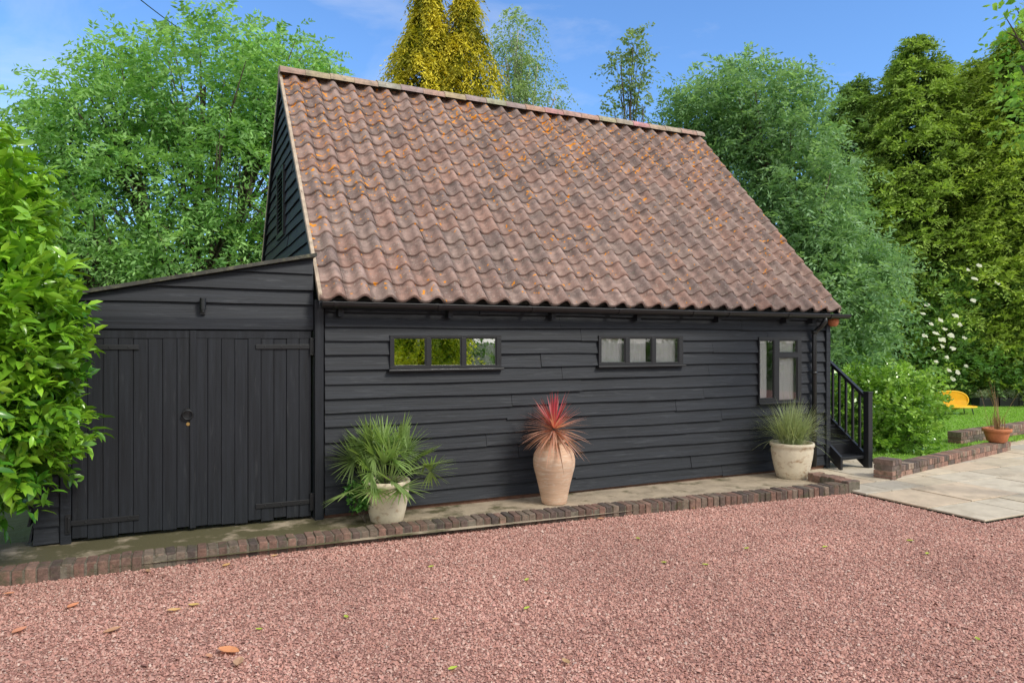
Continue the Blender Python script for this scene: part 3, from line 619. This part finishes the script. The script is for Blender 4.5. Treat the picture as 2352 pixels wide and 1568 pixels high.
px,py,_=G(899,1203); py+=.16; pr=thing('potted_palm','fan palm in a round cream glazed pot, nearest the shed doors','potted plant',(px,py,0))
pot_round(pr,px,py,0,.228,.40,M['glaze'])
Vs=[];Fs=[];Cs=[];off=0; mb=MB(); nf=38
for i in range(nf):
    an=rg.random()*2*PI; el=R(rg.uniform(22,82)) if i>8 else R(rg.uniform(-10,20)); L_=rg.uniform(.24,.42)
    d=np.array([math.cos(an)*math.cos(el),math.sin(an)*math.cos(el)*.8,math.sin(el)]); b0=np.array([px+.03*math.cos(an),py+.03*math.sin(an),.40]); tip=b0+d*L_; tip[2]-=.06*L_*math.cos(el)
    mb.tube([b0-np.array([0,0,.06]),(b0+tip)/2+np.array([0,0,.015]),tip],[.006,.005,.004],5,(.22,.32,.09))
    fd=nrm(d+np.array([0,0,-.15*math.cos(el)])); sdv=nrm(np.cross(fd,np.array([0,0,1.])+rg.normal(0,.45,3))); m=23; fa=np.linspace(-1.95,1.95,m)
    D=nrm(fd[None]*np.cos(fa)[:,None]+sdv[None]*np.sin(fa)[:,None]+rg.normal(0,.04,(m,3))); ll=rg.uniform(.26,.35)*(1-.15*np.abs(fa)/1.75)
    c=np.array([.30,.43,.15])*rg.uniform(.6,1.2); 
    V,Fc,cl=strap(np.repeat(tip[None],m,0),D,ll,np.full(m,.0125),np.full(m,.04)+rg.random(m)*.08,np.repeat(c[None],m,0)*(.85+.4*rg.random((m,1))),5)
    Vs.append(V);Fs.append(Fc+off);Cs.append(cl);off+=len(V)
npmesh('fronds',np.concatenate(Vs),np.concatenate(Fs),np.concatenate(Cs),M['leaf'],pr); M['stalk']=pm('green_stalk',attr=True,rough=.5,bump=0,var=.1)
mb.build('stalks',M['stalk'],pr,smooth=True)
mb=MB(); mb.tube([(px,py,.33),(px+.01,py,.43)],[.05,.035],10); mb.build('trunk',M['bark'],pr)
ix,iy,_=G(845,1205); iy+=.1
iv=thing('ivy_plant','small green ivy trailing down the left side of the palm pot','plant',(ix,iy,0))
crown('foliage',[(ix+.02,iy+.05,.30,.12,.10,.10),(ix-.03,iy+.02,.15,.08,.08,.15)],50,5,.07,5,.045,.018,.3,(.07,.20,.04),(.16,.40,.08),41,M['gloss'],iv,shell=.2,cr=.02)
mb=MB()
for k in range(7): 
    a=random.uniform(-.08,.08); mb.tube([(ix,iy,0),(ix-.04+a,iy-.02,.15),(ix+a,iy,.34)],.003,5)
mb.build('stems',M['bark'],iv)
ux,uy,_=G(1285,1160); uy+=.12; ur=thing('potted_cordyline','red cordyline in a tall pale ribbed terracotta urn at the middle of the wall','potted plant',(ux,uy,0))
mb=MB(); prof=[(.125,0),(.135,.01),(.15,.08),(.175,.2),(.205,.32),(.226,.42),(.228,.48),(.215,.54),(.185,.59),(.15,.62),(.125,.64),(.125,.66),(.15,.675),(.152,.69),(.135,.695),(.115,.67)]
pp=[]
for (a,b),(c,d) in zip(prof,prof[1:]):
    for k in range(4): t=k/4; pp.append((a+(c-a)*t+.0018*math.sin((b+(d-b)*t)*210),b+(d-b)*t))
pp.append(prof[-1])
mb.lathe(pp,ux,uy,0,48); po=mb.build('urn',M['urn'],ur,smooth=True)
mb=MB(); mb.lathe([(.12,.66),(.05,.67),(.01,.67)],ux,uy,0,20); mb.build('soil',M['soil'],po)
n=210; an=rg.random(n)*2*PI; q=np.arange(n)/n; el=R(84)-q**.62*R(108)+rg.normal(0,.09,n); el=np.maximum(el,R(-28))
D=np.stack([np.cos(an)*np.cos(el),np.sin(an)*np.cos(el),np.sin(el)],1); P=np.repeat(np.array([[ux,uy,.77]]),n,0)+D*.02; P[:,2]+=.05*(1-q)
t=np.linspace(0,1,7)[None,:,None]; ci=np.array([.80,.10,.19]); co=np.array([.78,.45,.36]); base=ci*(1-np.clip(q*2.2,0,1))[:,None]+co*np.clip(q*2.2,0,1)[:,None]
Cc=base[:,None]*(.75+.5*rg.random((n,1,1)))*(1-.35*t)+np.array([.06,.04,.03])*t
Cc=np.clip(np.where((rg.random((n,1,1))<.18),Cc*np.array([.5,.48,.42]),Cc),0,.9)
V,Fc,cl=strap(P,D,.31+.13*rg.random(n),np.full(n,.0088)+.003*rg.random(n),.03+q*.38*rg.uniform(.3,1.2,n),Cc,6)
npmesh('leaves',V,Fc,cl,M['leaf'],ur)
mb=MB(); mb.tube([(ux,uy,.62),(ux,uy,.82)],[.025,.018],8); mb.build('stem',M['bark'],ur)
gx_,gy_,_=G(1843,1100); gy_+=.17; gr=thing('potted_grass','arching green ornamental grass in a whitewashed pot by the steps','potted plant',(gx_,gy_,0))
pot_round(gr,gx_,gy_,0,.275,.45,M['glaze'])
n=1000; an=rg.random(n)*2*PI; el=NR(rg.normal(62,16,n)); el=np.clip(el,.42,1.55); D=np.stack([np.cos(an)*np.cos(el),np.sin(an)*np.cos(el),np.sin(el)],1)
P=np.array([[gx_,gy_,.42]])+np.stack([rg.normal(0,.06,n),rg.normal(0,.06,n),np.zeros(n)],1)
Cg=(np.array([.42,.52,.26])*(1-rg.random((n,1))*.5)+np.array([.36,.34,.2])*(rg.random((n,1))*.4))
V,Fc,cl=strap(P,D,.52+.42*rg.random(n),np.full(n,.0030),.22+.34*rg.random(n),Cg,7); npmesh('blades',V,Fc,cl,M['grassblade'],gr)
tx,ty=11.95,7.15; tz=.135; tp=thing('potted_plant','round terracotta pot with spindly dry stems on the low garden wall','potted plant',(tx,ty,tz))
mb=MB(); mb.lathe([(.11,0),(.14,.02),(.175,.14),(.178,.165),(.205,.17),(.21,.22),(.19,.225),(.175,.19)],tx,ty,tz,32); po=mb.build('pot',M['terra'],tp,smooth=True)
mb=MB(); mb.lathe([(.178,.19),(.02,.2)],tx,ty,tz,20); mb.build('soil',M['soil'],po)
n=70; an=rg.random(n)*2*PI; el=NR(rg.normal(80,9,n)); D=np.stack([np.cos(an)*np.cos(el),np.sin(an)*np.cos(el),np.sin(el)],1)
V,Fc,cl=strap(np.repeat([[tx,ty,tz+.185]],n,0)+rg.normal(0,.05,(n,3))*[1,1,0],D,np.where(rg.random(n)<.15,1.1,.35)*(.6+.4*rg.random(n)),np.full(n,.005),.05+.15*rg.random(n),np.array([.30,.19,.10])*(.5+rg.random((n,1))),5); npmesh('stems',V,Fc,cl,M['dry'],tp)
# yellow garden seat
bx_,by_,_=G(2191,950,.02); sb=thing('garden_sofa','small yellow woven two seat garden sofa on the lawn','garden seat',(bx_,by_,.02))
fx=Vector((ct,-st,0)); fy=Vector((st,ct,0)); KS=1.08
def sp(a,b,z): v=(fx*a+fy*b)*KS; return (bx_+v.x,by_+v.y,.02+z*KS)
mb=MB(); m=28
def bz(a): return .20*max(0,1-abs(a/.42)**2.8)**.5
back=[sp(.42*c_,.16,.29+bz(.42*c_)*(1 if s_>=0 else -1)) for c_,s_ in [(math.cos(2*PI*i/m),math.sin(2*PI*i/m+1e-6)) for i in range(m+1)]]; seat=[sp(.41*math.cos(2*PI*i/m),-.10+.26*math.sin(2*PI*i/m),.17) for i in range(m+1)]
mb.tube(back,.018,8); mb.tube(seat,.018,8); mb.build('frame',M['yellow'],sb)
mb=MB()
for i in range(-22,23):
    a=i*.0187; h=bz(a); mb.tube([sp(a,.16,.29-h),sp(a,.18,.29),sp(a,.16,.29+h)],.0108,5)
mb.build('backrest',M['yellow'],sb)
mb=MB()
for i in range(-18,19):
    a=i*.0222; h=.26*math.sqrt(max(0,1-(a/.41)**2)); mb.tube([sp(a,-.10-h,.17),sp(a,-.10,.15),sp(a,-.10+h,.17)],.0125,5)
mb.build('seat',M['yellow'],sb)
for a in (-.28,.28):
    for b in (-.2,.12): mb=MB(); mb.tube([sp(a*1.1,b,0),sp(a,b*.9,.16)],.011,6); mb.build('leg',M['black'],sb)
for i,(u,lb) in enumerate(((2262,'leftmost of the three black planter boxes behind the lawn'),(2308,'middle one of the three black planter boxes behind the lawn'),(2352,'rightmost of the three black planter boxes behind the lawn'))):
    x,y,_=G(u,932,.02); pt=thing('planter_box',lb,'planter',(x,y,.02),'black planter boxes behind the lawn')
    mb=MB(); mb.obox(x,y,.02,.24,-TH,.50,.35); mb.build('box',M['black'],pt,bevel=.01)
    crown('foliage',[(x,y,.30,.26,.18,.08)],60,4,.1,5,.05,.02,.2,(.10,.16,.06),(.45,.5,.38),60+i,M['leaf'],pt,shell=.1,cr=.04)
# ------------------------------------------------------------ laurel at the left
lob=[LB(-110,790,5.6,230,320,.85),LB(-35,560,5.6,110,200,.55),LB(15,740,5.5,110,165,.5),LB(0,960,5.5,110,145,.5),LB(-90,460,5.8,120,130,.5),LB(-30,870,5.5,130,190,.5)]
tree('laurel_bush','large glossy bright green laurel bush beside the shed doors','bush',(-90,5.9),lob,mat='gloss',r0=.05,nb=60,fork=.15,nc=900,ns=3,sl=.20,nl=8,ll=.155,lw=.031,droop=.25,c0=(.06,.20,.018),c1=(.33,.60,.045),seed=71,shell=.76,cr=.07,up=.45,zmin=.22,shape='laurel',side=.75)
lob=[LB(2040,940,11.6,90,85),LB(2095,940,11.9,60,75),LB(1975,930,12,70,80),LB(2085,1000,11.4,60,45),LB(2000,1000,11.5,60,45),LB(2060,880,11.8,80,35)]
tree('laurel_shrub','rounded light green laurel shrub between the black steps and the lawn','bush',(2050,11.8),lob,mat='gloss',r0=.04,nb=30,fork=.1,nc=640,ns=4,sl=.15,nl=7,ll=.085,lw=.026,droop=.2,c0=(.10,.25,.035),c1=(.34,.56,.09),seed=72,shell=.65,cr=.06,up=.5,zmin=.05)
# ------------------------------------------------------------ trees
lob=[LB(470,200,15,200,130),LB(270,290,15,150,130),LB(640,230,16,140,140),LB(120,350,14.5,120,95),LB(330,460,14.5,170,120),LB(580,430,15,160,150),LB(50,500,14,120,130),LB(730,190,17,55,50),LB(180,560,14,140,90),LB(480,600,14.6,200,90)]
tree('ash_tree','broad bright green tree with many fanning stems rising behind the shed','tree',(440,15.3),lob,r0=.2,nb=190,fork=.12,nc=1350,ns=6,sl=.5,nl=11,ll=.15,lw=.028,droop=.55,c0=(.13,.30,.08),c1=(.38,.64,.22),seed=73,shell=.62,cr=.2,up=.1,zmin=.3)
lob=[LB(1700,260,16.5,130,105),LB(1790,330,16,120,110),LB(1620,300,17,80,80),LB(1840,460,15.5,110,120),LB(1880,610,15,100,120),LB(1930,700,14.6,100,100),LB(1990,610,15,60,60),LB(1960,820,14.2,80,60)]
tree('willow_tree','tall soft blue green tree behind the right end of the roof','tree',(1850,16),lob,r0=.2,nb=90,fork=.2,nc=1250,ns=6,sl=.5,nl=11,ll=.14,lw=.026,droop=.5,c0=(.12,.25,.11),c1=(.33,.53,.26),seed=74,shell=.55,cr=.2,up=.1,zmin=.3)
lob=[LB(1190,70,24,38,40),LB(1160,130,24,40,55),LB(1210,170,24,30,65),LB(1180,230,24,45,45),LB(1275,225,24,25,30),LB(1235,150,24,18,25)]
tree('birch_tree','thin drooping birch rising behind the ridge beside the golden conifer','tree',(1190,24),lob,bark='birchbark',r0=.13,nb=50,fork=.55,nc=190,ns=4,sl=.7,nl=12,ll=.11,lw=.03,droop=1.1,c0=(.18,.30,.12),c1=(.40,.52,.27),seed=75,shell=.3,cr=.12,up=-.1)
lob=[LB(1455,100,20,30,30),LB(1425,150,20,28,30),LB(1480,150,20,20,30),LB(1440,200,20,34,28),LB(1410,260,20,24,22),LB(1475,240,20,22,26)]
tree('slender_tree','slender sparse young tree standing alone against the sky above the ridge','tree',(1447,20),lob,r0=.06,nb=34,fork=.6,nc=62,ns=4,sl=.3,nl=7,ll=.12,lw=.042,droop=.3,c0=(.16,.25,.11),c1=(.32,.43,.2),seed=76,shell=.3,cr=.1,up=.1)
p=at(1020,784,17.5); k_=17.5/F
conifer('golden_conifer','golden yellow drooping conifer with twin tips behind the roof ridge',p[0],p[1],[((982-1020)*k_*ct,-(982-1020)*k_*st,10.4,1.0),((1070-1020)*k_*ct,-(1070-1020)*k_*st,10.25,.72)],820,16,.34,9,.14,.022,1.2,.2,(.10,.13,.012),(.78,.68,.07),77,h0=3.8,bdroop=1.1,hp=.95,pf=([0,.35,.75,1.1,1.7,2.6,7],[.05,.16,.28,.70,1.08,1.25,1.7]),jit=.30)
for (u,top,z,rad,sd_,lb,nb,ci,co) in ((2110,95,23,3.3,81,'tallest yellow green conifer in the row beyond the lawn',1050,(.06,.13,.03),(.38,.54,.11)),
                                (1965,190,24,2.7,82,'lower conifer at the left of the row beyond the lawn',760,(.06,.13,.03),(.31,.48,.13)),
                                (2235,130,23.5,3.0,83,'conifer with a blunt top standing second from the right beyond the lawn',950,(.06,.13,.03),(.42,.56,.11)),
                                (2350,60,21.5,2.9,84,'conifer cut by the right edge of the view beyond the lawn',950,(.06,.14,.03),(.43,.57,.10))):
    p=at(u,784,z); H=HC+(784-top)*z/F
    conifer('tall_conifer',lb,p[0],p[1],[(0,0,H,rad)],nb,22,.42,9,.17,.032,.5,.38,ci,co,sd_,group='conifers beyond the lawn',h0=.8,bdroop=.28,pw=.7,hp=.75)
lob=[LB(2190,690,21,80,70),LB(2160,790,20.5,60,70),LB(2290,740,21,80,100),LB(2240,840,20.5,110,50),LB(2350,660,21,60,80)]
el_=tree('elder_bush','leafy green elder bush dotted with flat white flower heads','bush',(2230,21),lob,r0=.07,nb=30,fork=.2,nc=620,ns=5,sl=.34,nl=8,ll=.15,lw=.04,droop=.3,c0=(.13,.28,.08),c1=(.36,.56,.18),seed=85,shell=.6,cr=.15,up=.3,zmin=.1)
fu=[(2140,745),(2150,765),(2170,755),(2165,780),(2145,800),(2185,770),(2190,800),(2205,745),(2215,775),(2175,820),(2180,850),(2200,855),(2220,840),(2225,620),(2240,640),(2250,610),(2290,650),(2160,735),(2130,700),(2235,690),(2195,725),(2150,830),(2125,770),(2120,720),(2190,870),(2165,795)]
for (u,v) in fu:
    c=np.array(at(u,v,19.3)); m=11; Rf=.075*rg.uniform(.7,1.25); V=[c+np.array([0,0,.03])]; Fs=[]
    nd=nrm(np.array([-st*.7,-ct*.7,.7])); e1=np.array([ct,-st,0]); e2=np.cross(nd,e1)
    for ring,rr_ in ((0,.5),(1,1.)):
        for k in range(m):
            a=2*PI*k/m; V.append(c+(e1*math.cos(a)+e2*math.sin(a))*Rf*rr_*rg.uniform(.65,1.3)+nd*rg.uniform(-.02,.02))
    for k in range(m):
        k2=(k+1)%m; Fs+= [(0,1+k,1+k2),(1+k,1+m+k,1+m+k2),(1+k,1+m+k2,1+k2)]
    V=np.array(V); npmesh('flower_head',V,Fs,np.repeat([[.85,.85,.74]],len(V),0),M['leaf'],el_)
lob=[LB(2360,40,7.5,65,50,.3),LB(2345,150,7.6,50,30,.25),LB(2365,220,7.4,60,35,.3),LB(2355,300,7.5,45,25,.25),LB(2480,150,7.6,90,160,.5)]
tree('overhanging_tree','leafy branches of a tree reaching in from the upper right corner','tree',(2620,7.8),lob,r0=.09,nb=40,fork=.6,nc=120,ns=3,sl=.2,nl=6,ll=.085,lw=.026,droop=.4,c0=(.14,.34,.05),c1=(.38,.64,.12),seed=86,shell=.2,cr=.08,up=.1)
rg2=np.random.default_rng(90); L2=[]
for i in range(46):
    u=-700+i*82; z=rg2.uniform(36,44); L2.append(LB(u,700,z,120,90+rg2.uniform(-20,35)))
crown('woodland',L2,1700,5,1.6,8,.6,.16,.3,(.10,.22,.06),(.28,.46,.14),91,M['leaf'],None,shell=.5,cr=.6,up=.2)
tag(bpy.data.objects['woodland'],'far line of green woodland closing the view behind the garden','trees',kind='stuff')
L3=[LB(u,790,24+((u//90)%3)*.5,90,100) for u in range(1900,2800,80)]
crown('undergrowth',L3,520,5,.5,8,.2,.05,.3,(.04,.10,.025),(.16,.30,.06),92,M['leaf'],None,shell=.5,cr=.2,up=.2,zmin=.1)
tag(bpy.data.objects['undergrowth'],'dark undergrowth beneath the conifers beyond the lawn','undergrowth',kind='stuff')
conifer('golden_conifer','golden conifer across the drive, mirrored in the left barn window',6.7,-6.0,[(0,0,6.0,1.35)],300,14,.34,8,.16,.034,.8,.25,(.16,.30,.03),(.88,.92,.08),95,h0=.5,bdroop=.9,pw=.5,mat='leaf',jit=.3)
L4=[(x,-13+1.5*math.sin(x),1.0,1.8,1.2,1.3) for x in range(2,34,2)]  # unseen greenery added behind the camera so the windows reflect something dark
crown('reflection_hedge',L4,420,5,.5,8,.24,.06,.3,(.06,.15,.04),(.2,.36,.08),96,M['leaf'],None,shell=.5,cr=.25)
tag(bpy.data.objects['reflection_hedge'],'unseen greenery added behind the camera to darken the barn window reflections','reflection_hedge',kind='stuff')
mb=MB(); a=Vector(at(250,-60,11)); b=Vector(at(452,92,15.5)); mb.tube([a.lerp(b,i/8)-Vector((0,0,.05*math.sin(PI*i/8))) for i in range(9)],.009,6)
tag(mb.build('overhead_cable',M['black']),'thin black overhead cable crossing the upper left sky','cable')
def fallen(u,v,sz,col,label,grp,seed):
    r=random.Random(seed); x,y,_=G(u,v,-.03); a=r.uniform(0,6.28); mb=MB(); n=6; sz*=1.2
    pts=[]
    for i in range(n+1):
        t=i/n; w_=sz*.26*math.sin(PI*min(1,t*.92+.05))**.8; lx_=sz*(t-.5); c_=sz*.35*(t-.5)**2+r.uniform(0,.003)
        pts.append([(lx_,-w_,c_+w_*.45),(lx_,0,c_),(lx_,w_,c_+w_*.5)])
    def T(p): return (x+p[0]*math.cos(a)-p[1]*math.sin(a),y+p[0]*math.sin(a)+p[1]*math.cos(a),-.035+p[2])
    for p_,q_ in zip(pts,pts[1:]):
        for k in (0,1): mb.face([T(p_[k]),T(q_[k]),T(q_[k+1]),T(p_[k+1])],col)
    tag(mb.build('fallen_leaf',M['dry'],smooth=True),label,'leaf',grp)
TAN=(.66,.38,.20); 
for i,(u,v,s_) in enumerate([(45,1447,.085),(258,1447,.09),(168,1390,.08),(400,1400,.07),(445,1388,.06),(525,1495,.12),(548,1520,.09),(1300,1518,.06),(520,1297,.07),(340,1310,.06),(1380,1190,.06),(480,1505,.05),(20,1362,.06),(630,1275,.05),(1590,1165,.06),(1000,1420,.04)]):
    fallen(u,v,s_,tuple(c*random.uniform(.75,1.15) for c in TAN),'dry tan fallen leaf lying on the red gravel','dry leaves scattered on the gravel',100+i)
for i,(u,v,s_) in enumerate([(1040,1533,.05),(1210,1395,.045),(795,1415,.045),(1210,1330,.045),(1620,1295,.045),(1525,1290,.04),(1895,1255,.05),(1715,1258,.045),(1465,1235,.045),(2130,1270,.05),(2090,1240,.05),(990,1300,.045),(595,1443,.04),(2245,1465,.04)]):
    fallen(u,v,s_,(.45,.55,.09),'small yellow green fallen leaf lying on the red gravel','green leaves scattered on the gravel',200+i)
